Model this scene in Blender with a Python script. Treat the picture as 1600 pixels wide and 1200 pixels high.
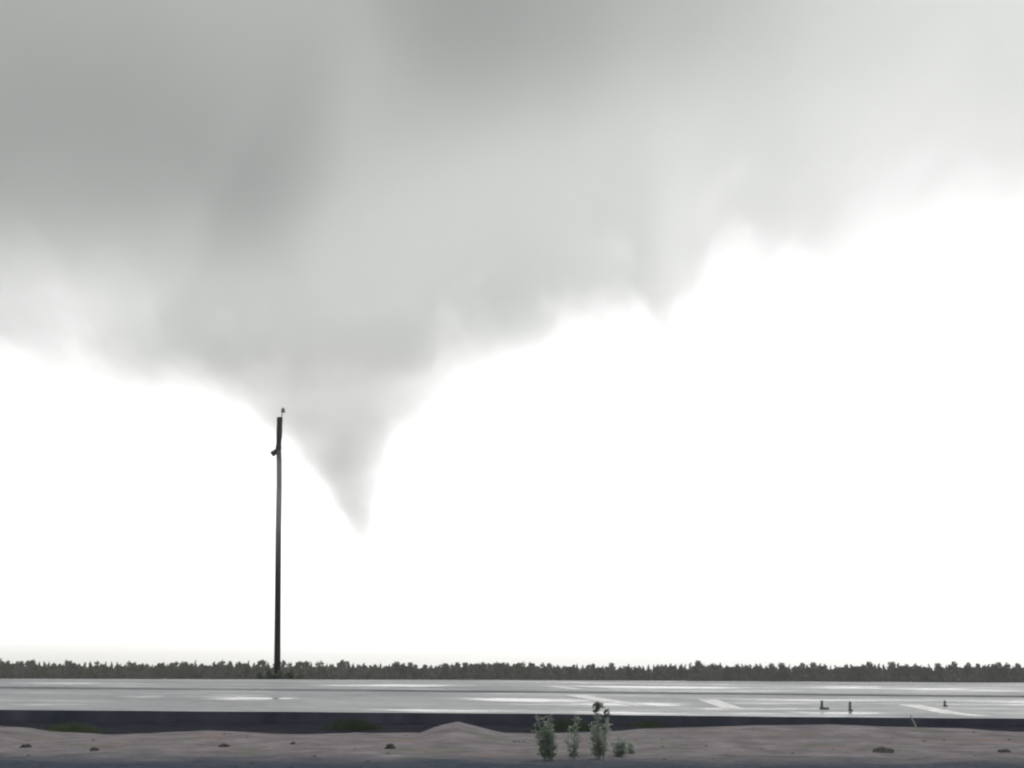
import bpy, bmesh, math, random
import numpy as np
from mathutils import Vector, Matrix, noise as mnoise

S = bpy.context.scene
for o in list(bpy.data.objects):
    bpy.data.objects.remove(o)
R = math.radians
COL = S.collection

# ------------------------------------------------------------------ camera
EYE = Vector((0.0, 0.0, 1.7))
PITCH = math.atan(456.0 / 2400.0)          # horizon well below the middle of the frame
ROLL = R(0.25)
cam_d = bpy.data.cameras.new('camera')
cam_d.sensor_width = 36.0
cam_d.lens = 54.0
cam_d.clip_start = 0.1
cam_d.clip_end = 60000.0
cam = bpy.data.objects.new('camera', cam_d)
COL.objects.link(cam)
cam.matrix_world = (Matrix.Translation(EYE) @ Matrix.Rotation(R(90) + PITCH, 4, 'X') @ Matrix.Rotation(ROLL, 4, 'Z'))
S.camera = cam

# ------------------------------------------------------------------ sky, sun, exposure
SUN_EL, SUN_ROT = R(60), R(28)
W = bpy.data.worlds.new('World')
S.world = W
W.use_nodes = True
wn = W.node_tree
wn.nodes.clear()
sky = wn.nodes.new('ShaderNodeTexSky')
sky.sky_type = 'NISHITA'
sky.sun_disc = False
sky.sun_elevation = SUN_EL
sky.sun_rotation = SUN_ROT
sky.air_density = 1.0
sky.dust_density = 1.0
sky.ozone_density = 1.0
lum = wn.nodes.new('ShaderNodeRGBToBW')                # a milky, nearly colourless overcast sky
wn.links.new(sky.outputs[0], lum.inputs[0])
hs = wn.nodes.new('ShaderNodeMix')
hs.data_type = 'RGBA'
hs.inputs[0].default_value = 0.03
wn.links.new(lum.outputs[0], hs.inputs[6])
bg = wn.nodes.new('ShaderNodeBackground')
bg.inputs['Strength'].default_value = 0.15
wo = wn.nodes.new('ShaderNodeOutputWorld')
wn.links.new(sky.outputs[0], hs.inputs[7])
tint = wn.nodes.new('ShaderNodeMix')
tint.data_type = 'RGBA'
tint.blend_type = 'MULTIPLY'
tint.inputs[0].default_value = 1.0
tint.inputs[7].default_value = (1.0, 0.992, 0.972, 1.0)
wn.links.new(hs.outputs[2], tint.inputs[6])
wn.links.new(tint.outputs[2], bg.inputs['Color'])
wn.links.new(bg.outputs[0], wo.inputs['Surface'])

sd = bpy.data.lights.new('sun', 'SUN')
sd.energy = 1.2
sd.angle = R(14)
sd.color = (1.0, 0.96, 0.9)
sun = bpy.data.objects.new('sun', sd)
COL.objects.link(sun)
sdir = Vector((math.sin(SUN_ROT) * math.cos(SUN_EL), math.cos(SUN_ROT) * math.cos(SUN_EL), math.sin(SUN_EL)))
sun.rotation_euler = sdir.to_track_quat('Z', 'Y').to_euler()
sun.location = (0, 0, 60)

S.view_settings.view_transform = 'Standard'
S.view_settings.look = 'None'
S.view_settings.gamma = 1.0
S.view_settings.use_curve_mapping = False
S.view_settings.exposure = 0.65
S.render.engine = 'CYCLES'
S.cycles.use_denoising = True
S.cycles.adaptive_threshold = 0.02
S.cycles.max_bounces = 5
S.cycles.diffuse_bounces = 3
S.cycles.glossy_bounces = 3
S.cycles.volume_bounces = 1
S.cycles.volume_max_steps = 256
S.cycles.pixel_filter_type = 'BLACKMAN_HARRIS'
S.cycles.filter_width = 2.2

# ------------------------------------------------------------------ helpers
def ray(px, py):
    """direction of a pixel of the 1600 x 1200 picture"""
    u, v = (px - 800) / 2400.0, (600 - py) / 2400.0
    d = cam.matrix_world.to_3x3() @ Vector((u, v, -1.0))
    return d / d.y                                     # per metre of depth

def at(px, py, y):
    d = ray(px, py)
    return EYE + d * y

def tag(o, label=None, cat=None, group=None, kind=None):
    if label: o['label'] = label
    if cat: o['category'] = cat
    if group: o['group'] = group
    if kind: o['kind'] = kind
    return o

def mesh_obj(name, verts, faces, mat, parent=None, smooth=False):
    me = bpy.data.meshes.new(name)
    me.from_pydata([tuple(v) for v in verts], [], faces)
    me.update()
    if smooth:
        me.polygons.foreach_set('use_smooth', [True] * len(me.polygons))
    o = bpy.data.objects.new(name, me)
    COL.objects.link(o)
    if mat: me.materials.append(mat)
    if parent: o.parent = parent
    return o

def outward(o):
    bm = bmesh.new()
    bm.from_mesh(o.data)
    bmesh.ops.recalc_face_normals(bm, faces=list(bm.faces))
    bm.to_mesh(o.data)
    bm.free()
    return o

def bm_obj(name, bm, mat, parent=None, smooth=False):
    me = bpy.data.meshes.new(name)
    bm.to_mesh(me); bm.free()
    if smooth:
        me.polygons.foreach_set('use_smooth', [True] * len(me.polygons))
    o = bpy.data.objects.new(name, me)
    COL.objects.link(o)
    me.materials.append(mat)
    if parent: o.parent = parent
    return o

def empty(name, loc):
    o = bpy.data.objects.new(name, None)
    o.location = loc
    COL.objects.link(o)
    return o

class NT:
    """small node-building helper"""
    def __init__(self, name):
        self.m = bpy.data.materials.new(name)
        self.m.use_nodes = True
        self.t = self.m.node_tree
        self.t.nodes.clear()
        self.out = self.t.nodes.new('ShaderNodeOutputMaterial')
    def n(self, typ, ins=None, **props):
        nd = self.t.nodes.new(typ)
        for k, v in props.items(): setattr(nd, k, v)
        for k, v in (ins or {}).items(): self.set(nd, k, v)
        return nd
    def set(self, nd, k, v):
        s = nd.inputs[k]
        if isinstance(v, bpy.types.NodeSocket): self.t.links.new(v, s)
        elif isinstance(v, bpy.types.Node): self.t.links.new(v.outputs[0], s)
        else: s.default_value = v
    def math(self, op, a, b=0.0, c=None, clamp=False):
        nd = self.n('ShaderNodeMath', {0: a, 1: b}, operation=op, use_clamp=clamp)
        if c is not None: self.set(nd, 2, c)
        return nd.outputs[0]
    def smooth(self, v, a, b):
        return self.n('ShaderNodeMapRange', {'Value': v, 'From Min': a, 'From Max': b}, interpolation_type='SMOOTHSTEP').outputs[0]
    def lin(self, v, a, b, c=0.0, d=1.0):
        return self.n('ShaderNodeMapRange', {'Value': v, 'From Min': a, 'From Max': b, 'To Min': c, 'To Max': d}).outputs[0]
    def pos(self):
        if not hasattr(self, '_p'): self._p = self.n('ShaderNodeNewGeometry').outputs['Position']
        return self._p
    def noise(self, scale, detail=4.0, rough=0.55, vec=None, stretch=None):
        v = vec if vec is not None else self.pos()
        if stretch:
            v = self.n('ShaderNodeVectorMath', {0: v, 1: stretch}, operation='MULTIPLY').outputs[0]
        return self.n('ShaderNodeTexNoise', {'Vector': v, 'Scale': scale, 'Detail': detail, 'Roughness': rough}).outputs['Fac']
    def ramp(self, v, stops):
        nd = self.n('ShaderNodeValToRGB', {'Fac': v})
        e = nd.color_ramp.elements
        while len(e) < len(stops): e.new(0.5)
        for el, (p, c) in zip(e, stops):
            el.position = p
            el.color = (*c, 1.0) if len(c) == 3 else c
        return nd.outputs[0]
    def mix(self, f, a, b):
        nd = self.n('ShaderNodeMix', data_type='RGBA')
        for k, v in ((0, f), (6, a), (7, b)):
            if isinstance(v, tuple) and len(v) == 3: v = (*v, 1.0)
            self.set(nd, k, v)
        return nd.outputs[2]
    def curve(self, v, pts):
        """pts in 0..1"""
        nd = self.n('ShaderNodeFloatCurve', {'Value': v})
        c = nd.mapping.curves[0]
        pts = sorted(pts)
        c.points[0].location = pts[0]
        c.points[1].location = pts[-1]
        for p in pts[1:-1]: c.points.new(*p)
        for p in c.points: p.handle_type = 'AUTO_CLAMPED'
        nd.mapping.update()
        return nd.outputs[0]
    def bsdf(self, color, rough=0.8, spec=0.5, bump=None, bstr=0.3, bdist=0.02, **kw):
        b = self.n('ShaderNodeBsdfPrincipled')
        self.set(b, 'Base Color', (*color, 1.0) if isinstance(color, tuple) and len(color) == 3 else color)
        self.set(b, 'Roughness', rough)
        self.set(b, 'Specular IOR Level', spec)
        for k, v in kw.items(): self.set(b, k, v)
        if bump is not None:
            bp = self.n('ShaderNodeBump', {'Height': bump, 'Strength': bstr, 'Distance': bdist})
            self.set(b, 'Normal', bp.outputs[0])
        self.t.links.new(b.outputs[0], self.out.inputs['Surface'])
        return self.m

def interp(pts, x):
    return float(np.interp(x, [p[0] for p in pts], [p[1] for p in pts]))

# ------------------------------------------------------------------ materials
def mat_soil():
    t = NT('grey_brown_soil')
    sep = t.n('ShaderNodeSeparateXYZ', {0: t.pos()})
    a = t.noise(0.9, 6, 0.6)
    b = t.noise(6.0, 5, 0.65)
    c = t.ramp(a, [(0.3, (0.124, 0.112, 0.119)), (0.5, (0.195, 0.178, 0.190)), (0.7, (0.28, 0.26, 0.278))])
    grn = t.smooth(t.noise(0.62, 3, 0.5, stretch=(1.0, 0.6, 1.0)), 0.55, 0.68)
    c = t.mix(t.math('MULTIPLY', grn, 0.6), c, (0.135, 0.145, 0.115))
    red = t.smooth(t.noise(0.45, 3, 0.5), 0.56, 0.7)
    c = t.mix(t.math('MULTIPLY', red, 0.6), c, (0.215, 0.15, 0.13))
    c = t.mix(t.smooth(b, 0.58, 0.75), c, (0.09, 0.082, 0.078))
    # bluish dark grey towards the near edge, its border ragged
    edge = t.math('ADD', sep.outputs['Y'], t.math('MULTIPLY', t.noise(0.55, 4, 0.6), 5.0))
    g = t.n('ShaderNodeMapRange', {'Value': edge, 'From Min': 38.6, 'From Max': 32.2}, interpolation_type='SMOOTHSTEP').outputs[0]
    near_blue = t.ramp(t.noise(5.0, 4, 0.6), [(0.35, (0.028, 0.039, 0.060)), (0.65, (0.055, 0.070, 0.100))])
    c = t.mix(g, c, near_blue)
    # dark wet mud in the ditch behind the spoil heaps
    e2 = t.math('ADD', sep.outputs['Y'], t.math('MULTIPLY', t.noise(0.4, 3, 0.5), 2.0))
    d = t.smooth(e2, 47.6, 49.4)
    mud = t.ramp(t.noise(0.7, 4, 0.6), [(0.3, (0.012, 0.014, 0.021)), (0.7, (0.026, 0.029, 0.042))])
    c = t.mix(d, c, mud)
    # dull grass of the open field
    f = t.smooth(sep.outputs['Y'], 102.0, 106.0)
    grass = t.ramp(t.noise(0.05, 5, 0.6), [(0.3, (0.06, 0.075, 0.035)), (0.7, (0.10, 0.105, 0.055))])
    c = t.mix(f, c, grass)
    return t.bsdf(c, 0.97, t.lin(d, 0, 1, 0.10, 0.02), bump=t.math('ADD', t.noise(3.0, 6, 0.65), t.math('MULTIPLY', b, 0.4)), bstr=0.8, bdist=0.14)

def mat_concrete(name, lo, hi, wet=True, hollows=()):
    t = NT(name)
    big = t.noise(0.10, 4, 0.55)
    fine = t.noise(1.4, 6, 0.6)
    c = t.ramp(t.math('ADD', t.math('MULTIPLY', big, 0.6), t.math('MULTIPLY', fine, 0.4)), [(0.36, (lo * 0.96, lo, lo * 1.09)), (0.64, (hi * 0.98, hi * 1.01, hi * 1.06))])
    sp = t.n('ShaderNodeSeparateXYZ', {0: t.pos()})
    wn_ = t.math('ADD', t.math('MULTIPLY', t.noise(0.22, 4, 0.55, stretch=(0.42, 1.15, 1.0)), 0.85), t.math('MULTIPLY', fine, 0.15))
    wn_ = t.math('ADD', wn_, t.lin(sp.outputs['X'], -16.0, 16.0, -0.03, 0.075))
    if wet:
        # shallow hollows where water stands
        for hx, hy, rx, ry in hollows:
            c_ = t.math('MULTIPLY', t.math('SUBTRACT', sp.outputs['X'], hx), 1.0 / rx)
            e_ = t.math('MULTIPLY', t.math('SUBTRACT', sp.outputs['Y'], hy), 1.0 / ry)
            q_ = t.math('ADD', t.math('MULTIPLY', c_, c_), t.math('MULTIPLY', e_, e_))
            wn_ = t.math('ADD', wn_, t.math('MULTIPLY', t.n('ShaderNodeMapRange', {'Value': q_, 'From Min': 1.0, 'From Max': 0.0}, interpolation_type='SMOOTHSTEP').outputs[0], 0.15))
    w = t.smooth(wn_, 0.42, 0.73)
    c = t.mix(t.math('MULTIPLY', w, 0.5), c, (lo * 0.5, lo * 0.52, lo * 0.6))
    rough = t.lin(w, 0.0, 1.0, 0.68, 0.17 if wet else 0.55)
    return t.bsdf(c, rough, 0.5, bump=t.noise(2.2, 5, 0.6), bstr=0.2, bdist=0.03)

def mat_plain(name, c0, c1, scale, rough=0.8, spec=0.3, detail=5, stretch=None, bstr=0.3, bdist=0.01):
    t = NT(name)
    n = t.noise(scale, detail, 0.6, stretch=stretch)
    return t.bsdf(t.ramp(n, [(0.3, c0), (0.7, c1)]), rough, spec, bump=n, bstr=bstr, bdist=bdist)

def mat_leaf(name, c0, c1, scale=0.6, thru=0.5):
    t = NT(name)
    rnd = t.n('ShaderNodeObjectInfo').outputs['Random']
    n = t.noise(scale, 3, 0.6)
    c = t.ramp(t.math('ADD', t.math('MULTIPLY', n, 0.6), t.math('MULTIPLY', rnd, 0.4)), [(0.25, c0), (0.75, c1)])
    t.bsdf(c, 0.75, 0.2)
    b = t.out.inputs['Surface'].links[0].from_socket
    tr = t.n('ShaderNodeBsdfTranslucent', {'Color': c})
    mx = t.n('ShaderNodeMixShader', {0: thru, 1: b, 2: tr.outputs[0]})
    t.t.links.new(mx.outputs[0], t.out.inputs['Surface'])
    return t.m

M = {}
M['soil'] = mat_soil()
M['kerb'] = mat_concrete('kerb_concrete', 0.30, 0.45, wet=False)
M['slab_edge'] = mat_plain('shaded_slab_edge', (0.036, 0.043, 0.063), (0.10, 0.105, 0.14), 0.5, 0.95, 0.05, stretch=(1, 1, 0.6))  # shade on the slab's near face put into the dark colour, with stains
t = NT('mottled_white')
M['stripe_white'] = t.bsdf(t.ramp(t.noise(2.0, 6, 0.7), [(0.34, (0.34, 0.345, 0.35)), (0.58, (0.78, 0.79, 0.79))]), 0.5, 0.5)
t = NT('weathered_pole_wood')
z = t.n('ShaderNodeSeparateXYZ', {0: t.pos()}).outputs['Z']
grain = t.noise(9.0, 6, 0.65, stretch=(1, 1, 0.05))
wz = t.math('ADD', z, t.math('MULTIPLY', t.noise(0.8, 3, 0.5), 2.5))
tone = t.math('MULTIPLY', t.smooth(wz, 8.5, 15.5), t.smooth(t.math('MULTIPLY', wz, -1.0), -19.4, -17.9))
dark = t.ramp(grain, [(0.3, (0.024, 0.022, 0.019)), (0.7, (0.05, 0.046, 0.041))])
pale = t.ramp(grain, [(0.3, (0.22, 0.215, 0.21)), (0.7, (0.40, 0.395, 0.38))])
M['wood'] = t.bsdf(t.mix(tone, dark, pale), 0.9, 0.15, bump=grain, bstr=0.4, bdist=0.02)
M['iron'] = mat_plain('dark_galvanised_iron', (0.02, 0.02, 0.02), (0.05, 0.05, 0.048), 8, 0.6, 0.4)
M['porcelain'] = mat_plain('grey_porcelain', (0.15, 0.15, 0.15), (0.22, 0.22, 0.21), 6, 0.35, 0.5)
M['bark'] = mat_plain('grey_bark', (0.05, 0.045, 0.038), (0.10, 0.09, 0.075), 3, 0.95, 0.1)
M['leaf_olive'] = mat_leaf('olive_foliage', (0.095, 0.093, 0.056), (0.15, 0.142, 0.092))
M['leaf_green'] = mat_leaf('dark_green_foliage', (0.068, 0.080, 0.062), (0.115, 0.126, 0.102))
M['weed'] = mat_leaf('pale_weed_leaf', (0.30, 0.36, 0.30), (0.43, 0.48, 0.42), 4.0)
M['weed_dark'] = mat_leaf('seed_head', (0.07, 0.08, 0.055), (0.11, 0.12, 0.08), 4.0)
M['leaf_shrub'] = mat_leaf('shrub_foliage', (0.10, 0.115, 0.09), (0.17, 0.18, 0.14), 3.0)
M['tuft'] = mat_leaf('ditch_grass', (0.035, 0.055, 0.03), (0.07, 0.095, 0.05), 2.0)
M['rock'] = mat_plain('dark_clod', (0.045, 0.042, 0.042), (0.10, 0.094, 0.09), 6, 0.9, 0.15, bstr=0.6, bdist=0.03)
M['stick'] = mat_plain('bleached_stick', (0.28, 0.27, 0.25), (0.42, 0.4, 0.37), 10, 0.9, 0.2)
M['stake'] = mat_plain('dark_marker_stake', (0.10, 0.102, 0.108), (0.18, 0.182, 0.19), 5, 0.8, 0.2)

# ------------------------------------------------------------------ the ground
CREST = [(-400, 1142), (0, 1135), (40, 1137), (80, 1147), (112, 1152), (165, 1150), (250, 1146), (320, 1142), (400, 1145), (440, 1150),
         (520, 1147), (600, 1146), (655, 1146), (685, 1134), (715, 1127), (742, 1134), (790, 1147), (850, 1148), (960, 1143),
         (1000, 1139), (1100, 1136), (1200, 1133), (1300, 1132), (1400, 1136), (1500, 1138), (1590, 1144), (2000, 1140)]
YC = 45.5
crest_xz = [(at(px, py, YC).x, at(px, py, YC).z) for px, py in CREST]

def ground_z(x, y):
    n = mnoise.noise(Vector((x * 0.55, y * 0.55, 3.1))) * 0.6 + mnoise.noise(Vector((x * 1.7, y * 1.7, 7.7))) * 0.25 + mnoise.noise(Vector((x * 5, y * 5, 1.7))) * 0.08
    cz = interp(crest_xz, x)
    if y > YC:
        w = math.exp(-((y - YC) / 1.3) ** 2)
    else:
        w = math.exp(-((y - YC) / 4.2) ** 2)
    base = 0.0
    if y > 46: base = -0.12 * min(1, (y - 46) / 3)
    if y > 101: base = -0.12 - 0.18 * min(1, (y - 101) / 6)
    rough = 0.10 if 20 < y < 50 else 0.05
    if y > 150: rough = 0.25
    amp = min(1.0, max(0.0, (y - 18) / 8)) if y > 0 else 0.3
    return base + (cz - base) * w + n * rough * amp * (1 - 0.75 * w)

def grid(xs, ys, fn):
    V, F = [], []
    for y in ys:
        for x in xs: V.append((x, y, fn(x, y)))
    nx = len(xs)
    for j in range(len(ys) - 1):
        for i in range(nx - 1):
            a = j * nx + i
            F.append((a, a + 1, a + 1 + nx, a + nx))
    return V, F

xs = [-1600, -1000, -600, -250, -120, -60, -35, -24] + list(np.arange(-18, 18.01, 0.16)) + [24, 35, 60, 120, 250, 600, 1000, 1600]
ys = [-400, -100, -30, 0, 12, 20, 24] + list(np.arange(26, 51, 0.16)) + list(np.arange(51, 110, 1.5)) + [112, 120, 140, 180, 260, 400, 600, 900, 1600]
V, F = grid(xs, ys, ground_z)
g = mesh_obj('ground', V, F, M['soil'], smooth=True)
tag(g, 'grey brown bare soil and open field', kind='structure')

# ---- the raised, gently rising concrete apron: near edge, kerbed step, far crest
# heights fitted so that near edge, step and crest sit on straight lines
def row_at(rows, x, y): 
    px = 800 + 2400 * x / y
    return interp(rows, px)
NEAR = [(-800, 1104), (0, 1109), (400, 1112), (800, 1115), (1200, 1120), (1600, 1123), (2400, 1130)]
STEP = [(-800, 1065), (0, 1073.5), (800, 1080), (1600, 1088), (2400, 1096)]
FAR = [(-800, 1056.5), (0, 1060.5), (800, 1062.5), (1600, 1067), (2400, 1070)]
DN, DS, DF = 60.0, 82.0, 100.0
def zrow(rows, x, d):
    px = 800 + 2400 * x / d * math.cos(PITCH)
    return at(px, interp(rows, px), d).z
lx = np.arange(-60, 60.01, 1.0)
def wob(x, y): return 0.012 * mnoise.noise(Vector((x * 0.3, y * 0.3, 0.0)))
NZ = {}
def prof(x):
    return zrow(NEAR, x, DN), zrow(STEP, x, DS), zrow(FAR, x, DF)
KH = 0.08
def lot_height(x, y):
    zn, zs, zf = prof(x)
    if y <= DS: return zn + (zs - KH * 0.75 - zn) * (y - DN) / (DS - DN)
    return zs + (zf - zs) * (y - DS) / (DF - DS)

def on_lot(px, py):
    """where the sight line through a picture point meets the apron"""
    d = ray(px, py)
    lo, hi = DN, DF
    best = None
    for y in np.arange(DN + 0.05, DF, 0.05):
        if DS - 0.1 < y < DS + 0.35: continue
        p = EYE + d * y
        if p.z <= lot_height(p.x, y) + wob(p.x, y) + 0.004: return Vector((p.x, y, lot_height(p.x, y)))
    return Vector(((EYE + d * DF).x, DF, 0))

HOL = []
for hx, hy, rx, ry in ((212, 1089, 0.9, 2.6), (395, 1093, 1.6, 3.6), (385, 1086, 1.6, 2.2), (765, 1093, 1.9, 3.4), (845, 1094, 1.8, 3.4), (70, 1101, 1.6, 1.8), (110, 1068, 3.4, 4.0),
                       (1390, 1075, 3.2, 3.4), (1050, 1074, 3.6, 3.2), (1500, 1078, 3.0, 3.2), (300, 1068, 3.0, 3.0), (1000, 1100, 2.2, 2.4), (1330, 1113, 2.2, 1.6), (620, 1071, 3.0, 2.6)):
    p = on_lot(hx, hy)
    HOL.append((p.x, p.y, rx * 1.8, ry * 0.8))
M['concrete'] = mat_concrete('wet_concrete', 0.19, 0.36, hollows=HOL)

def sheet(name, ylist, fn, mat, bottom):
    V, F = grid(list(lx), ylist, fn)
    nx = len(lx); n = len(V)
    # near and far skirts
    for i in range(nx): V.append((lx[i], ylist[0], bottom))
    for i in range(nx): V.append((lx[i], ylist[-1], bottom))
    top = len(F)
    for i in range(nx - 1):
        F.append((n + i, n + i + 1, i + 1, i))
        a = (len(ylist) - 1) * nx + i
        F.append((a, a + 1, n + nx + i + 1, n + nx + i))
    o = mesh_obj(name, V, F, mat)
    return o
lower = sheet('pavement', list(np.linspace(DN, DS + 0.25, 18)), lambda x, y: lot_height(x, min(y, DS)) + wob(x, y), M['concrete'], -0.3)
tag(lower, 'wet pale concrete apron', kind='structure')
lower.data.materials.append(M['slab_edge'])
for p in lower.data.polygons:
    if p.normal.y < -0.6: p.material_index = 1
upper = sheet('pavement', list(np.linspace(DS + 0.28, DF, 14)), lambda x, y: lot_height(x, y) + wob(x, y), M['concrete'], -0.35)
tag(upper, 'wet pale concrete beyond the low kerb', kind='structure')
# the kerb between the two levels, a rounded dark-faced bar
KV, KF = [], []
sec = [(0.0, -0.25), (0.0, 0.0), (0.02, 0.03), (0.05, 0.045), (0.26, 0.045), (0.275, 0.02), (0.275, -0.25)]
for i, x in enumerate(lx):
    zs = zrow(STEP, x, DS)
    for dy, dz in sec: KV.append((x, DS + dy, zs + dz + 0.006 * mnoise.noise(Vector((x * 0.4, 0, 5)))))
k = len(sec)
for i in range(len(lx) - 1):
    for j in range(k - 1):
        a = i * k + j
        KF.append((a, a + k, a + k + 1, a + 1))
kerb = mesh_obj('kerb', KV, KF, M['kerb'])
tag(kerb, 'low concrete kerb running across the apron', kind='structure')

# ---- white stripes lying on the apron, mottled in tone
def stripe(pts, width, label):
    P = [on_lot(*p) for p in pts]
    # resample so the sheet follows the apron's undulation
    Q = []
    for a, b in zip(P[:-1], P[1:]):
        for s in np.linspace(0, 1, 9)[:-1]: Q.append(a.lerp(b, s))
    Q.append(P[-1])
    V, F = [], []
    for i, q in enumerate(Q):
        tdir = (Q[min(i + 1, len(Q) - 1)] - Q[max(i - 1, 0)]).normalized()
        nrm = Vector((-tdir.y, tdir.x, 0))
        for s in (-1, 1):
            p = q + nrm * s * width * 0.5
            p.y = min(max(p.y, DN + 0.02), DF)
            V.append((p.x, p.y, lot_height(p.x, p.y) + wob(p.x, p.y) + 0.008))
    for i in range(len(Q) - 1):
        a = 2 * i
        F.append((a, a + 1, a + 3, a + 2))
    o = mesh_obj('ground_stripe', V, F, M['stripe_white'])
    tag(o, label, kind='structure')
    return o
stripe([(897, 1086), (955, 1096), (1012, 1103)], 1.1, 'white stripe slanting behind the weeds')
stripe([(855, 1071.5), (906, 1077)], 0.9, 'short white stripe on the far apron')
stripe([(1106, 1093), (1148, 1108)], 0.9, 'short slanting white stripe right of the weeds')
stripe([(1420, 1101), (1490, 1115), (1540, 1119)], 1.0, 'slanting white stripe near the right edge')

# ------------------------------------------------------------------ the storm cloud and its funnel
YF = 4900.0
XR = 5000.0
EDGE = [(-2400, 600), (-900, 575), (-300, 560), (0, 545), (90, 560), (170, 585), (260, 605), (380, 625), (470, 640), (620, 625), (720, 590), (800, 550), (900, 520), (965, 492), (1010, 486),
        (1060, 450), (1110, 410), (1160, 385), (1225, 388), (1300, 372), (1350, 338), (1450, 302), (1530, 290), (1600, 288), (1900, 262), (2600, 220), (3600, 190)]
BASE = 1100.0
edge_xy = []
for px, py in EDGE:
    d = ray(px, py + interp([(300, 32), (500, 0), (700, 10), (850, 40), (1000, 62), (1150, 80), (1350, 105), (1600, 110)], px))
    y = (BASE - EYE.z) / d.z
    edge_xy.append((d.x * y, y))
edge_xy.sort()
YMAX = 7000.0
def mono(pts):
    out = [pts[0]]
    for p in pts[1:]:
        if p[0] > out[-1][0] + 20: out.append(p)
    return out
edge_xy = mono(edge_xy)
def edge_y(x): return interp(edge_xy, x)

def mat_deck():
    t = NT('storm_cloud_vapour')
    sep = t.n('ShaderNodeSeparateXYZ', {0: t.pos()})
    X, Y, Z = sep.outputs
    nx = t.lin(X, -XR, XR)
    pts = [((min(max((x + XR) / (2 * XR), 0), 1)), y / YMAX) for x, y in edge_xy]
    pts = mono([(round(a * 1e4), b) for a, b in pts])
    pts = [(a / 1e4, b) for a, b in pts]
    if pts[0][0] > 0: pts.insert(0, (0.0, pts[0][1]))
    if pts[-1][0] < 1: pts.append((1.0, pts[-1][1]))
    ye = t.math('MULTIPLY', t.curve(nx, pts), YMAX)
    s = t.math('SUBTRACT', ye, Y)
    s_plain = s
    wis = t.math('SUBTRACT', t.noise(0.0024, 1.5, 0.55, stretch=(1.0, 0.5, 1.0)), 0.5)
    fineb = t.math('SUBTRACT', t.noise(0.0065, 2, 0.6, stretch=(1.0, 0.16, 1.0)), 0.5)
    s = t.math('ADD', s, t.math('MULTIPLY', wis, 760.0))
    s = t.math('ADD', s, t.math('MULTIPLY', fineb, 900.0))
    inside = t.smooth(s, -60.0, 280.0)
    lip = t.math('ADD', t.lin(s_plain, 50.0, 800.0, 2.85, 0.70), t.lin(s_plain, 1200.0, 2600.0, 0.0, 0.5))
    wv = t.n('ShaderNodeVectorMath', {0: t.n('ShaderNodeTexNoise', {'Vector': t.pos(), 'Scale': 0.0011, 'Detail': 1.0}).outputs['Color'], 1: (0.5, 0.5, 0.5)}, operation='SUBTRACT').outputs[0]
    sw = t.n('ShaderNodeSeparateXYZ', {0: wv})
    XW = t.math('ADD', X, t.math('MULTIPLY', sw.outputs[0], 900.0))
    YW = t.math('ADD', Y, t.math('MULTIPLY', sw.outputs[1], 1400.0))
    def lobe(px, py, rx, ry, amp, skew=0.0):
        d = ray(px, py)
        y = (BASE + 200) / d.z
        c = t.math('SUBTRACT', XW, d.x * y)
        e = t.math('SUBTRACT', YW, y)
        c = t.math('MULTIPLY', t.math('ADD', c, t.math('MULTIPLY', e, skew)), 1.0 / rx)
        e = t.math('MULTIPLY', e, 1.0 / ry)
        q = t.math('ADD', t.math('MULTIPLY', c, c), t.math('MULTIPLY', e, e))
        return t.math('MULTIPLY', t.n('ShaderNodeMapRange', {'Value': q, 'From Min': 1.0, 'From Max': 0.0}, interpolation_type='SMOOTHSTEP').outputs[0], amp)
    # thicker towers inside the deck
    for a in ((965, 0, 520, 660, 1.7, 0.3), (-20, 200, 900, 1600, 0.66), (420, 290, 180, 600, 0.8), (150, 455, 230, 620, -2.3)):
        lip = t.math('ADD', lip, lobe(*a))
    lip = t.math('MAXIMUM', lip, 0.12)
    zf = t.smooth(t.math('ADD', Z, t.math('MULTIPLY', fineb, 60.0)), BASE - 20, BASE + 150)
    big = t.noise(0.00065, 1, 0.5, stretch=(1, 1, 1.6))
    var = t.math('MULTIPLY', lip, t.lin(big, 0.32, 0.68, 0.75, 1.25))
    # thinner towards the right-hand side, thicker overhead and to the left
    side = t.lin(X, 1300.0, -1000.0, 0.68, 0.90)
    dens = t.math('MULTIPLY', t.math('MULTIPLY', inside, zf), t.math('MULTIPLY', var, side))
    dens = t.math('MULTIPLY', dens, 0.0009)
    v = t.n('ShaderNodeVolumePrincipled', {'Color': (0.826, 0.868, 0.86, 1), 'Density': dens, 'Anisotropy': 0.25})
    t.t.links.new(v.outputs[0], t.out.inputs['Volume'])
    t.m.cycles.volume_step_rate = 1.15
    return t.m

dx = list(np.linspace(-3700, 3700, 60))
TH = 700.0
V, F = [], []
jn = 26
def under(x, y, s):
    return BASE - 30 + 60 * mnoise.noise(Vector((x * 0.0015, y * 0.0015, 0.3)))
for i, x in enumerate(dx):
    ye = edge_y(x) + 60
    for j in range(jn):
        f = j / (jn - 1)
        y = -1800 + (ye + 1800) * (1 - (1 - f) ** 1.6)
        V.append((x, y, under(x, y, ye - y)))
for i, x in enumerate(dx):
    ye = edge_y(x) + 60
    for j in range(jn):
        f = j / (jn - 1)
        y = -1800 + (ye + 1800) * (1 - (1 - f) ** 1.6)
        s = ye - y
        V.append((x, y, under(x, y, s) + 25 + TH * (1 - math.exp(-s / 250.0))))
nb = len(dx) * jn
for i in range(len(dx) - 1):
    for j in range(jn - 1):
        a = i * jn + j
        F.append((a, a + jn, a + jn + 1, a + 1))
        F.append((nb + a, nb + a + 1, nb + a + jn + 1, nb + a + jn))
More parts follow.
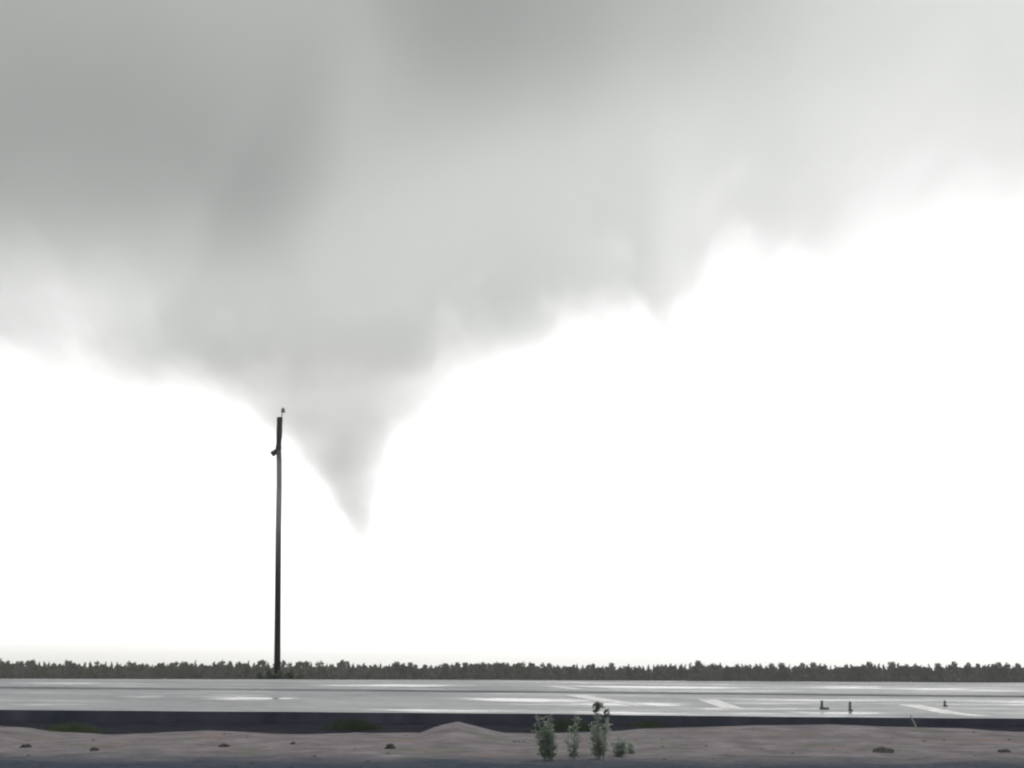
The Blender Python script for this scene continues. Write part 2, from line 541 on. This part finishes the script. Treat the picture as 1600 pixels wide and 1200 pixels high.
for i in range(len(dx) - 1):
    a = i * jn; b = a + jn
    F.append((a, nb + a, nb + b, b))
    a = i * jn + jn - 1; b = a + jn
    F.append((a, b, nb + b, nb + a))
for j in range(jn - 1):
    F.append((j, j + 1, nb + j + 1, nb + j))
    a = (len(dx) - 1) * jn + j
    F.append((a, nb + a, nb + a + 1, a + 1))
deck = mesh_obj('storm_cloud', V, F, mat_deck(), smooth=True)
outward(deck)
tag(deck, 'broad grey storm cloud covering the upper sky with ragged lower edge', 'cloud')

def funnel(name, rows, y0, zflat, dens, label, cat, seed, top_fade, tipf=0.75):
    """rows: (picture row, left, right) of the silhouette at distance y0"""
    prof = []
    for py, l, r in rows:
        a, b = at(l, py, y0), at(r, py, y0)
        prof.append(((a.z + b.z) / 2, (a.x + b.x) / 2, (b.x - a.x) / 2))
    prof.sort()
    z0, z1 = prof[0][0], prof[-1][0]
    cmin = min(p[1] for p in prof) - 1; cmax = max(p[1] for p in prof) + 1
    rmax = max(p[2] for p in prof)
    t = NT(name + '_vapour')
    wob_ = t.n('ShaderNodeTexNoise', {'Vector': t.pos(), 'Scale': 0.009, 'Detail': 2.0}).outputs['Color']
    wv = t.n('ShaderNodeVectorMath', {0: wob_, 1: (0.5, 0.5, 0.5)}, operation='SUBTRACT').outputs[0]
    sep = t.n('ShaderNodeSeparateXYZ', {0: t.pos()})
    sw = t.n('ShaderNodeSeparateXYZ', {0: wv})
    zz = t.lin(sep.outputs['Z'], z0, z1)
    N = lambda v: (v - z0) / (z1 - z0)
    cx = t.lin(t.curve(zz, [(N(p[0]), (p[1] - cmin) / (cmax - cmin)) for p in prof]), 0, 1, cmin, cmax)
    rr = t.math('ADD', t.math('MULTIPLY', t.curve(zz, [(N(p[0]), p[2] / rmax) for p in prof]), rmax), 4.0)
    ddx = t.math('SUBTRACT', sep.outputs['X'], cx)
    ddx = t.math('ADD', ddx, t.math('MULTIPLY', sw.outputs[0], t.math('MULTIPLY', rr, 0.8)))
    ddy = t.math('MULTIPLY', t.math('SUBTRACT', sep.outputs['Y'], y0), 1.0 / zflat)
    q = t.math('DIVIDE', t.math('SQRT', t.math('ADD', t.math('MULTIPLY', ddx, ddx), t.math('MULTIPLY', ddy, ddy))), rr)
    body = t.n('ShaderNodeMapRange', {'Value': q, 'From Min': 1.0, 'From Max': 0.4}, interpolation_type='SMOOTHSTEP').outputs[0]
    # narrow parts are denser so that the column stays visible down to its tip
    dn = t.math('DIVIDE', dens, t.math('ADD', rr, 28.0))
    fade = t.math('MULTIPLY', t.smooth(sep.outputs['Z'], z0 - 5, z0 + 0.3 * (z1 - z0) * tipf), t.n('ShaderNodeMapRange', {'Value': sep.outputs['Z'], 'From Min': z1, 'From Max': z1 - top_fade}, interpolation_type='SMOOTHSTEP').outputs[0])
    var = t.math('MULTIPLY', t.lin(t.noise(0.006, 2, 0.6), 0.3, 0.7, 0.8, 1.2), t.math('MULTIPLY', t.lin(zz, 0.25, 0.5, 1.2, 1.35), t.lin(zz, 0.5, 0.75, 1.0, 0.7)))
    dn = t.math('MULTIPLY', t.math('MULTIPLY', dn, body), t.math('MULTIPLY', fade, var))
    v = t.n('ShaderNodeVolumePrincipled', {'Color': (0.85, 0.862, 0.846, 1), 'Density': dn, 'Anisotropy': 0.25})
    t.t.links.new(v.outputs[0], t.out.inputs['Volume'])
    t.m.cycles.volume_step_rate = 0.6
    V, F = [], []
    seg = 28
    for z, c, r in prof:
        for i in range(seg):
            a = 2 * math.pi * i / seg
            w = 1 + 0.05 * math.sin(3 * a + z * 0.01 + seed)
            V.append((c + (r + 4) * w * math.cos(a), y0 + (r + 4) * w * zflat * math.sin(a), z))
    for j in range(len(prof) - 1):
        for i in range(seg):
            a, b = j * seg + i, j * seg + (i + 1) % seg
            F.append((a, b, b + seg, a + seg))
    F.append(tuple(reversed(range(seg))))
    F.append(tuple(range((len(prof) - 1) * seg, len(prof) * seg)))
    o = outward(mesh_obj(name, V, F, t.m, smooth=True))
    tag(o, label, cat)
    return o

funnel('funnel_cloud', [(912, 573, 580), (880, 566, 583), (845, 550, 586), (800, 518, 597), (770, 494, 606), (735, 466, 618), (700, 432, 636), (670, 394, 658), (645, 352, 692), (615, 300, 735), (585, 240, 785), (555, 190, 830), (510, 150, 870), (450, 120, 930), (400, 150, 900)],
       YF, 0.8, 0.85, 'large pale grey funnel cloud tapering downwards just right of the pole', 'tornado', 0.0, 600.0)
funnel('funnel_cloud', [(562, 1042, 1047), (535, 1030, 1050), (505, 1014, 1054), (470, 996, 1064), (440, 975, 1085), (400, 960, 1110)],
       4400.0, 0.8, 0.33, 'small faint wisp of cloud pointing down from the cloud edge, right of the funnel', 'cloud', 1.0, 190.0)

# ------------------------------------------------------------------ far trees
def leaf_cloud(rng, blobs, n, size):
    V, F = [], []
    tot = sum(b[3] * b[3] for b in blobs)
    for b in blobs:
        cnt = max(6, int(n * b[3] * b[3] / tot))
        for _ in range(cnt):
            d = Vector((rng.gauss(0, 1), rng.gauss(0, 1), rng.gauss(0, 1))).normalized() * (rng.random() ** 0.45)
            p = Vector(b[:3]) + Vector((d.x * b[3], d.y * b[3], d.z * b[4]))
            q = Vector((rng.gauss(0, 1), rng.gauss(0, 1), rng.gauss(0, 1))).normalized()
            r = q.orthogonal().normalized(); s = q.cross(r)
            sz = size * (0.6 + 0.8 * rng.random())
            k = len(V)
            V += [p - r * sz - s * sz * 0.5, p + r * sz - s * sz * 0.35, p + r * sz * 0.7 + s * sz * 0.6, p - r * sz * 0.8 + s * sz * 0.5]
            F.append((k, k + 1, k + 2, k + 3))
    return V, F

def trunk_mesh(bm, p0, p1, r0, r1, seg=7):
    ax = (p1 - p0).normalized()
    a = ax.orthogonal().normalized(); b = ax.cross(a)
    rings = []
    for p, r in ((p0, r0), (p1, r1)):
        rings.append([bm.verts.new(p + (a * math.cos(2 * math.pi * i / seg) + b * math.sin(2 * math.pi * i / seg)) * r) for i in range(seg)])
    for i in range(seg):
        bm.faces.new((rings[0][i], rings[0][(i + 1) % seg], rings[1][(i + 1) % seg], rings[1][i]))
    bm.faces.new(rings[1]); bm.faces.new(rings[0][::-1])

def make_tree(kind, seed, leafmat):
    rng = random.Random(seed)
    root = empty('tree', (0, 0, 0))
    H = 7.0
    blobs = []
    if kind == 'round':
        for i in range(9):
            a = rng.random() * 6.28; rr = rng.random() * 1.6
            blobs.append((rr * math.cos(a), rr * math.sin(a), 2.6 + rng.random() * 2.7, 0.9 + rng.random() * 0.8, 0.8 + rng.random() * 0.5))
        blobs.append((0, 0, 5.9, 0.9, 0.9))
    elif kind == 'spire':
        for i in range(9):
            f = i / 8.0
            blobs.append((rng.gauss(0, 0.15), rng.gauss(0, 0.15), 1.6 + f * 4.9, 1.55 * (1 - f) + 0.28, 0.75 - 0.25 * f))
    else:
        for i in range(11):
            a = rng.random() * 6.28; rr = 0.4 + rng.random() * 2.2
            blobs.append((rr * math.cos(a), rr * math.sin(a), 1.8 + rng.random() * 2.8 + (1.2 if i % 4 == 0 else 0), 0.7 + rng.random() * 0.7, 0.6 + rng.random() * 0.5))
    bm = bmesh.new()
    trunk_mesh(bm, Vector((0, 0, -0.6)), Vector((0.1, 0, 3.0)), 0.2, 0.13)
    trunk_mesh(bm, Vector((0.1, 0, 2.9)), Vector((0.0, 0.1, 5.4)), 0.13, 0.05)
    for b in blobs[:6]:
        trunk_mesh(bm, Vector((0.05, 0, 1.6 + 0.3 * rng.random())), Vector(b[:3]), 0.08, 0.03, 5)
    bm_obj('trunk', bm, M['bark'], root)
    V, F = leaf_cloud(rng, blobs, 1000, 0.30)
    mesh_obj('crown', V, F, leafmat, root)
    return root

protos = {}
for mk, mn in (('o', 'leaf_olive'), ('g', 'leaf_green')):
    protos[mk] = [make_tree(kd, 11 * i + (0 if mk == 'o' else 100), M[mn]) for i, kd in enumerate(('round', 'spire', 'wide', 'round', 'wide', 'spire'))]
used = set()
TG = 'trees of the far treeline'
def place_tree(p, loc, rz, sc, label):
    if p.name in used:
        r = p.copy(); COL.objects.link(r)
        for ch in p.children:
            c = ch.copy(); COL.objects.link(c); c.parent = r
    else:
        r = p; used.add(p.name)
    r.location = loc
    r.rotation_euler = (0, 0, rz)
    r.scale = sc
    tag(r, label, 'tree', TG)
    return r

rng = random.Random(21)
TOPS = [(-120, 1032), (0, 1030), (30, 1033), (100, 1034), (150, 1033), (230, 1036), (330, 1032), (430, 1033), (520, 1034), (600, 1036), (640, 1034), (655, 1038), (690, 1038), (850, 1037), (950, 1038),
        (1000, 1037), (1060, 1035), (1110, 1035), (1200, 1037), (1300, 1037), (1400, 1035), (1500, 1037), (1600, 1038), (1720, 1038)]
px = -70.0
tree_spots = []
while px < 1680:
    flat = 690 < px < 850
    dep = 600 + rng.uniform(-22, 22)
    top = interp(TOPS, px) + (rng.uniform(-0.5, 1.0) if flat else (1.0 + rng.choice([rng.uniform(-2.5, 0), rng.uniform(-1, 2), rng.uniform(0, 3)]) * interp([(0, 1.1), (600, 0.9), (900, 0.7), (1600, 0.6)], px)))
    tree_spots.append((px, top, dep, flat))
    px += rng.uniform(6, 9) if flat else rng.uniform(5, 10)
for px, top, dep, flat in tree_spots:
    p = at(px, top, dep)
    gz = ground_z(p.x, dep) - 0.1
    h = p.z - gz
    mk = 'o' if rng.random() < interp([(0, 0.95), (350, 0.8), (700, 0.35), (1000, 0.12), (1600, 0.05)], px) else 'g'
    i = rng.choice([0, 1, 2, 3, 4, 5]) if not flat else rng.choice([2, 4])
    pr = protos[mk][i]
    s = h / (6.9 if i in (0, 3) else 6.95 if i in (1, 5) else 6.0)
    w = s * rng.uniform(0.65, 1.0)
    tone = 'olive' if mk == 'o' else 'grey green'
    shape = ('rounded', 'pointed', 'spreading', 'full-crowned', 'broad uneven', 'slim pointed')[i]
    where = next(w for lim, w in ((215, 'at the left edge of the far treeline'), (425, 'in the far treeline left of the pole'), (445, 'in the far treeline directly behind the pole'),
            (650, 'in the far treeline just right of the pole'), (850, 'in the level-topped middle stretch of the far treeline'), (1000, 'in the far treeline above the weeds'),
            (1270, 'in the far treeline between the weeds and the marker stakes'), (1420, 'in the far treeline above the pair of marker stakes'), (9999, 'at the right edge of the far treeline')) if px < lim)
    place_tree(pr, (p.x, dep, gz), rng.uniform(0, 6.28), (w, w, s), '%s %s tree %s' % (shape, tone, where))
for lst in protos.values():
    for p in lst:
        if p.name not in used:
            for ch in list(p.children): bpy.data.objects.remove(ch)
            bpy.data.objects.remove(p)

# the thicket that fills the foot of the treeline
V, F = [], []
rng = random.Random(5)
for i in range(560):
    x = -230 + 460 * i / 560 + rng.uniform(-0.6, 0.6)
    y = 590 + rng.uniform(-10, 30)
    gz = ground_z(x, y)
    v, f = leaf_cloud(rng, [(x, y, gz + 1.4 + rng.random() * 0.6, 1.5, 1.6), (x - 0.4, y + 8, gz + 1.0, 1.5, 1.0), (x + 0.6, y + 14, gz + 3.2 + rng.random() * 0.9, 1.5, 1.7)], 230, 0.36)
    k = len(V)
    V += v; F += [tuple(a + k for a in q) for q in f]
th = mesh_obj('undergrowth', V, F, M['leaf_green'])
tag(th, 'dense dark undergrowth along the foot of the treeline', 'undergrowth', kind='stuff')

# ------------------------------------------------------------------ the utility pole
PY = 108.0
foot = at(433.5, 1060, PY)
pole = empty('utility_pole', (foot.x, PY, ground_z(foot.x, PY)))
tag(pole, 'tall dark wooden utility pole rising above the treeline', 'pole')
base = Vector(pole.location)
pts = [(433.0, 1060, 11.0), (433.6, 990, 10.6), (434.4, 900, 10.2), (435.0, 830, 9.8), (436.2, 760, 9.3), (436.2, 720, 9.2), (435.2, 700, 9.2), (436.2, 680, 9.0), (437.2, 652, 8.8)]
rings = [(base - Vector((0, 0, 1.2)), 0.28), (base + Vector((0, 0, 0.2)), 0.265)]
for px_, py_, w in pts:
    rings.append((at(px_, py_, PY), w * PY / 2400 / 2 * 0.9))
V, F = [], []
seg = 14
for c, r in rings:
    for i in range(seg):
        a = 2 * math.pi * i / seg
        V.append(c - base + Vector((r * math.cos(a), r * math.sin(a), 0)))
for j in range(len(rings) - 1):
    for i in range(seg):
        a, b = j * seg + i, j * seg + (i + 1) % seg
        F.append((a, b, b + seg, a + seg))
F.append(tuple(range((len(rings) - 1) * seg, len(rings) * seg)))
F.append(tuple(reversed(range(seg))))
mesh_obj('shaft', V, F, M['wood'], pole, smooth=True)

def lathe(name, prof, c, mat, parent, seg=12, tilt=None):
    V, F = [], []
    for z, r in prof:
        for i in range(seg):
            a = 2 * math.pi * i / seg
            V.append(Vector((r * math.cos(a), r * math.sin(a), z)))
    if tilt is not None: V = [tilt @ v for v in V]
    V = [v + c for v in V]
    for j in range(len(prof) - 1):
        for i in range(seg):
            a, b = j * seg + i, j * seg + (i + 1) % seg
            F.append((a, b, b + seg, a + seg))
    F.append(tuple(range((len(prof) - 1) * seg, len(prof) * seg)))
    F.append(tuple(reversed(range(seg))))
    return mesh_obj(name, V, F, mat, parent, smooth=True)

# iron sleeve round the pole top with the pin and insulator above it
u = PY / 2400
topc = at(437.2, 652, PY) - base
sleeve = lathe('top_sleeve', [(-1.55, 0.19), (-1.5, 0.205), (-0.75, 0.21), (-0.7, 0.2), (-0.05, 0.21), (0.0, 0.18)], topc, M['iron'], pole)
ins = at(442.3, 641, PY) - base
pin_v = (ins - topc)
lathe('pin', [(-0.45, 0.035), (pin_v.length - 0.1, 0.03)], topc + Vector((0.12, 0, 0)), M['iron'], sleeve, 8, tilt=(pin_v - Vector((0.12, 0, 0))).to_track_quat('Z', 'Y').to_matrix())
lathe('insulator', [(-0.17, 0.06), (-0.14, 0.16), (-0.06, 0.17), (-0.03, 0.10), (0.04, 0.14), (0.10, 0.13), (0.14, 0.06), (0.2, 0.05)], ins, M['porcelain'], pole)
# bracket on the left side carrying a drooping lamp-like fitting
bc = at(435.5, 700, PY) - base
tip = at(424.0, 709, PY) - base
bm = bmesh.new()
trunk_mesh(bm, bc + Vector((0.1, 0, 0.12)), tip + Vector((0.1, 0, 0.12)), 0.09, 0.07, 8)
trunk_mesh(bm, bc + Vector((0.1, 0, -0.55)), tip + Vector((0.25, 0, 0.02)), 0.04, 0.04, 6)
br = bm_obj('bracket', bm, M['iron'], pole)
til = (tip - bc).normalized().to_track_quat('Z', 'Y').to_matrix()
lathe('fitting', [(-0.30, 0.06), (-0.26, 0.15), (0.02, 0.21), (0.10, 0.2), (0.13, 0.08)], tip + Vector((0.12, 0, 0.02)), M['iron'], br, 12, tilt=til)
lathe('clamp', [(-0.16, 0.195), (-0.14, 0.21), (0.14, 0.21), (0.16, 0.195)], at(435.3, 699, PY) - base, M['iron'], br)

# low shrubs growing round the foot of the pole, behind the crest of the apron
def shrub(px, top, dep, w, label, seed):
    rng = random.Random(seed)
    p = at(px, top, dep)
    gz = ground_z(p.x, dep) - 0.05
    h = p.z - gz
    root = empty('shrub', (p.x, dep, gz))
    tag(root, label, 'shrub', 'shrubs round the foot of the pole')
    blobs = [(rng.gauss(0, w * 0.3), rng.gauss(0, w * 0.3), h * rng.uniform(0.3, 0.82), w * rng.uniform(0.25, 0.4), h * rng.uniform(0.12, 0.2)) for _ in range(9)]
    blobs.append((0, 0, h * 0.86, w * 0.2, h * 0.12))
    bm = bmesh.new()
    for b in blobs[:6]: trunk_mesh(bm, Vector((rng.gauss(0, 0.08), rng.gauss(0, 0.08), -0.1)), Vector(b[:3]), 0.04, 0.015, 5)
    bm_obj('stem', bm, M['bark'], root)
    V, F = leaf_cloud(rng, blobs, 1300, 0.085)
    mesh_obj('foliage', V, F, M['leaf_shrub'], root)
shrub(421, 1043, 106.6, 1.0, 'small green shrub at the left side of the pole foot', 51)
shrub(437, 1046, 106.2, 0.9, 'low green shrub hiding the foot of the pole', 52)
shrub(455, 1044, 106.9, 1.1, 'small green shrub at the right side of the pole foot', 53)

# ------------------------------------------------------------------ foreground weeds
def on_ground(px, py, y0=24.0, y1=60.0):
    d = ray(px, py)
    for y in np.arange(y0, y1, 0.05):
        p = EYE + d * y
        if p.z <= ground_z(p.x, y): return Vector((p.x, y, ground_z(p.x, y)))
    return Vector((d.x * y1, y1, 0))

def weed(px, py_top, py_base, label, seed, width=0.4, stems=6, leaves=26, head=False):
    """a clump of upright stems set with small drooping leaves; loose enough to see the soil through it"""
    rng = random.Random(seed)
    b = on_ground(px, py_base)
    b.z -= 0.02
    h = (EYE + ray(px, py_top) * b.y).z - b.z
    root = empty('weed', b)
    tag(root, label, 'weed', 'weeds growing on the bare soil')
    LV, LF = [], []
    for s in range(stems):
        a = rng.random() * 6.28
        rr = 0 if s == 0 else width * 0.5 * math.sqrt(rng.random())
        p0 = Vector((rr * 0.5 * math.cos(a), rr * 0.5 * math.sin(a), 0))
        hh = h * (1.0 if s == 0 else rng.uniform(0.55, 0.97))
        p2 = Vector((rr * math.cos(a) + rng.gauss(0, 0.03 if s == 0 else 0.09), rr * math.sin(a), hh))
        p1 = p0.lerp(p2, 0.5) + Vector((rng.gauss(0, 0.025), rng.gauss(0, 0.025), 0))
        bm = bmesh.new()
        trunk_mesh(bm, p0, p1, 0.011, 0.008, 6)
        trunk_mesh(bm, p1, p2, 0.008, 0.004, 6)
        bm_obj('stem', bm, M['weed'], root)
        for i in range(leaves):
            f = 0.1 + 0.9 * rng.random()
            p = p0.lerp(p1, f * 2) if f < 0.5 else p1.lerp(p2, f * 2 - 1)
            a = rng.random() * 6.28
            L = rng.uniform(0.08, 0.2) * (1.15 - 0.5 * f)
            d = Vector((math.cos(a), math.sin(a), rng.uniform(0.1, 1.3))).normalized()
            side = d.cross(Vector((0, 0, 1))).normalized() * L * rng.uniform(0.14, 0.24)
            k = len(LV)
            LV += [p, p + d * L * 0.45 + side, p + d * L + Vector((0, 0, -0.3 * L)), p + d * L * 0.45 - side]
            LF.append((k, k + 1, k + 2, k + 3))
        if head and s == 0:
            v, fc = leaf_cloud(rng, [(p2.x, p2.y, p2.z - 0.03, 0.12, 0.08), (p2.x + 0.17, p2.y, p2.z - 0.16, 0.07, 0.08), (p2.x - 0.05, p2.y, p2.z - 0.13, 0.07, 0.06)], 80, 0.034)
            mesh_obj('seed_head', v, fc, M['weed_dark'], root)
    mesh_obj('foliage', LV, LF, M['weed'], root)
    return root
weed(858, 1116, 1188, 'wide leafy pale weed, leftmost of the clump on the soil', 1, width=0.46, stems=12, leaves=60)
weed(898, 1118, 1187, 'thin sparse weed between the wide leafy one and the tall one', 2, width=0.30, stems=5, leaves=40)
weed(937, 1101, 1186, 'tallest weed with a dark seed head, in the clump on the soil', 3, width=0.36, stems=9, leaves=60, head=True)
weed(966, 1150, 1182, 'low spreading weed at the right foot of the tall one', 4, width=0.36, stems=8, leaves=34)
weed(984, 1156, 1178, 'tiny weed sprig furthest right in the clump', 5, width=0.2, stems=4, leaves=26)

# grass tufts in the ditch
def tuft(px, py, h, w, label, seed):
    rng = random.Random(seed)
    b = on_ground(px, py, 47.0, 60.0)
    V, F = [], []
    for i in range(420):
        x, y = rng.uniform(-w, w) * rng.random() ** 0.6, rng.gauss(0, 0.35)
        L = h * rng.uniform(0.4, 1.1) * (1.05 - 0.7 * (x / w) ** 2)
        d = Vector((rng.gauss(0, 0.25), rng.gauss(0, 0.25), 1)).normalized()
        p = Vector((x, y, -0.03)); k = len(V)
        V += [p + Vector((-0.018, 0, 0)), p + Vector((0.018, 0, 0)), p + d * L]
        F.append((k, k + 1, k + 2))
    o = mesh_obj('grass_tuft', V, F, M['tuft'])
    o.location = b
    tag(o, label, 'grass', 'grass tufts in the dark ditch', kind='stuff')
tuft(550, 1140, 0.45, 1.1, 'dark green grass tuft in the ditch right of the pole', 31)
tuft(108, 1144, 0.35, 1.2, 'dark green grass tuft in the ditch near the left edge', 32)
tuft(885, 1141, 0.45, 1.3, 'dark green grass tuft in the ditch behind the weeds', 33)
tuft(1010, 1136, 0.28, 0.8, 'low grass tuft in the ditch right of the weeds', 34)

# clods and stones lying on the soil
def clod(px, py, sx, sz, label, seed):
    rng = random.Random(seed)
    b = on_ground(px, py)
    bm = bmesh.new()
    bmesh.ops.create_icosphere(bm, subdivisions=3, radius=1.0)
    for v in bm.verts:
        n = mnoise.noise(v.co * 1.3 + Vector((seed, 0, 0))) * 0.45 + mnoise.noise(v.co * 3.5 + Vector((0, seed, 0))) * 0.18
        v.co *= 1 + n
        if v.co.z < -0.25: v.co.z = -0.25 + (v.co.z + 0.25) * 0.2
        v.co = Vector((v.co.x * sx, v.co.y * sx * 0.8, v.co.z * sz))
    o = bm_obj('stone', bm, M['rock'])
    o.location = b + Vector((0, 0, sz * 0.12))
    o.rotation_euler = (0, 0, rng.uniform(-0.4, 0.4))
    tag(o, label, 'stone', 'dark stones on the bare soil')
clod(1378, 1176, 0.24, 0.11, 'wide flat dark stone on the soil below the slanting stripe', 1)
clod(609, 1170, 0.11, 0.12, 'dark stone on the soil left of the highest heap', 2)
clod(1570, 1175, 0.15, 0.06, 'flat dark stone at the right edge of the soil', 3)
clod(350, 1167, 0.12, 0.06, 'small dark stone left of the pole line', 4)
clod(40, 1168, 0.12, 0.07, 'small brown stone near the left edge', 5)
clod(148, 1173, 0.11, 0.06, 'small stone lying right of the leftmost stone', 6)
clod(458, 1163, 0.07, 0.05, 'little stone just right of the pole line', 7)

# crumbs of earth strewn over the bare soil, too small and many to count
rng = random.Random(77)
tmpl = bmesh.new()
bmesh.ops.create_icosphere(tmpl, subdivisions=1, radius=1.0)
tv = [v.co.copy() for v in tmpl.verts]; tf = [tuple(v.index for v in f.verts) for f in tmpl.faces]
tmpl.free()
V, F = [], []
for i in range(420):
    x, y = rng.uniform(-17, 17), 28.5 + 18.5 * rng.random()
    if mnoise.noise(Vector((x * 0.35, y * 0.35, 9.0))) + rng.uniform(-0.4, 0.4) < 0.05: continue
    r = 0.014 + 0.035 * rng.random() ** 3
    z = ground_z(x, y)
    k = len(V)
    V += [Vector((x + v.x * r * rng.uniform(0.8, 1.5), y + v.y * r, z + v.z * r * 0.7)) for v in tv]
    F += [tuple(a + k for a in f) for f in tf]
cr = mesh_obj('loose_soil', V, F, M['rock'])
tag(cr, 'loose crumbs of earth strewn over the bare soil', kind='stuff')

# pale stick standing in the ditch and the dark marker stakes on the apron
b = on_ground(1428, 1143, 44.0, 60.0)
V, F = [], []
pts = [Vector((0.03, 0, -0.05)), Vector((0.06, 0, 0.12)), Vector((-0.02, 0, 0.28)), Vector((-0.08, 0.02, 0.42))]
bm = bmesh.new()
for i in range(3): trunk_mesh(bm, pts[i], pts[i + 1], 0.026 - 0.004 * i, 0.022 - 0.004 * i, 6)
st = bm_obj('stick', bm, M['stick'])
st.location = b
tag(st, 'thin bleached stick standing crookedly below the right slanting stripe', 'stick')

def stake(px, py, h, foot_w, label):
    b = on_lot(px, py)
    root = empty('marker_stake', (b.x, b.y, b.z + wob(b.x, b.y)))
    tag(root, label, 'stake', 'dark marker stakes on the apron')
    bm = bmesh.new()
    trunk_mesh(bm, Vector((0, 0, 0)), Vector((0.02, 0, h)), 0.06, 0.05, 8)
    bm_obj('post', bm, M['stake'], root)
    bm = bmesh.new()
    bmesh.ops.create_cube(bm, size=1.0)
    for v in bm.verts: v.co = Vector((v.co.x * foot_w + (foot_w * 0.3), v.co.y * 0.3, v.co.z * 0.07 + 0.038))
    bmesh.ops.bevel(bm, geom=list(bm.edges), offset=0.012, segments=2, affect='EDGES')
    bm_obj('foot', bm, M['stake'], root)
stake(1284, 1108, 0.36, 0.36, 'dark marker stake with long foot, left of the pair on the apron')
stake(1328, 1111, 0.38, 0.12, 'dark upright marker stake, right of the pair on the apron')
stake(1476, 1104, 0.26, 0.12, 'short dark stake standing above the right slanting stripe')

# ------------------------------------------------------------------ thin haze added to lighten the far trees
t = NT('added_haze')
v = t.n('ShaderNodeVolumePrincipled', {'Color': (0.93, 0.94, 0.95, 1), 'Density': 0.00022, 'Anisotropy': 0.3})
t.t.links.new(v.outputs[0], t.out.inputs['Volume'])
bm = bmesh.new()
bmesh.ops.create_cube(bm, size=1.0)
for q in bm.verts: q.co = Vector((q.co.x * 3260, 600 + q.co.y * 2060, 10.4 + q.co.z * 24.4))
hz = bm_obj('haze', bm, t.m)
tag(hz, kind='stuff')
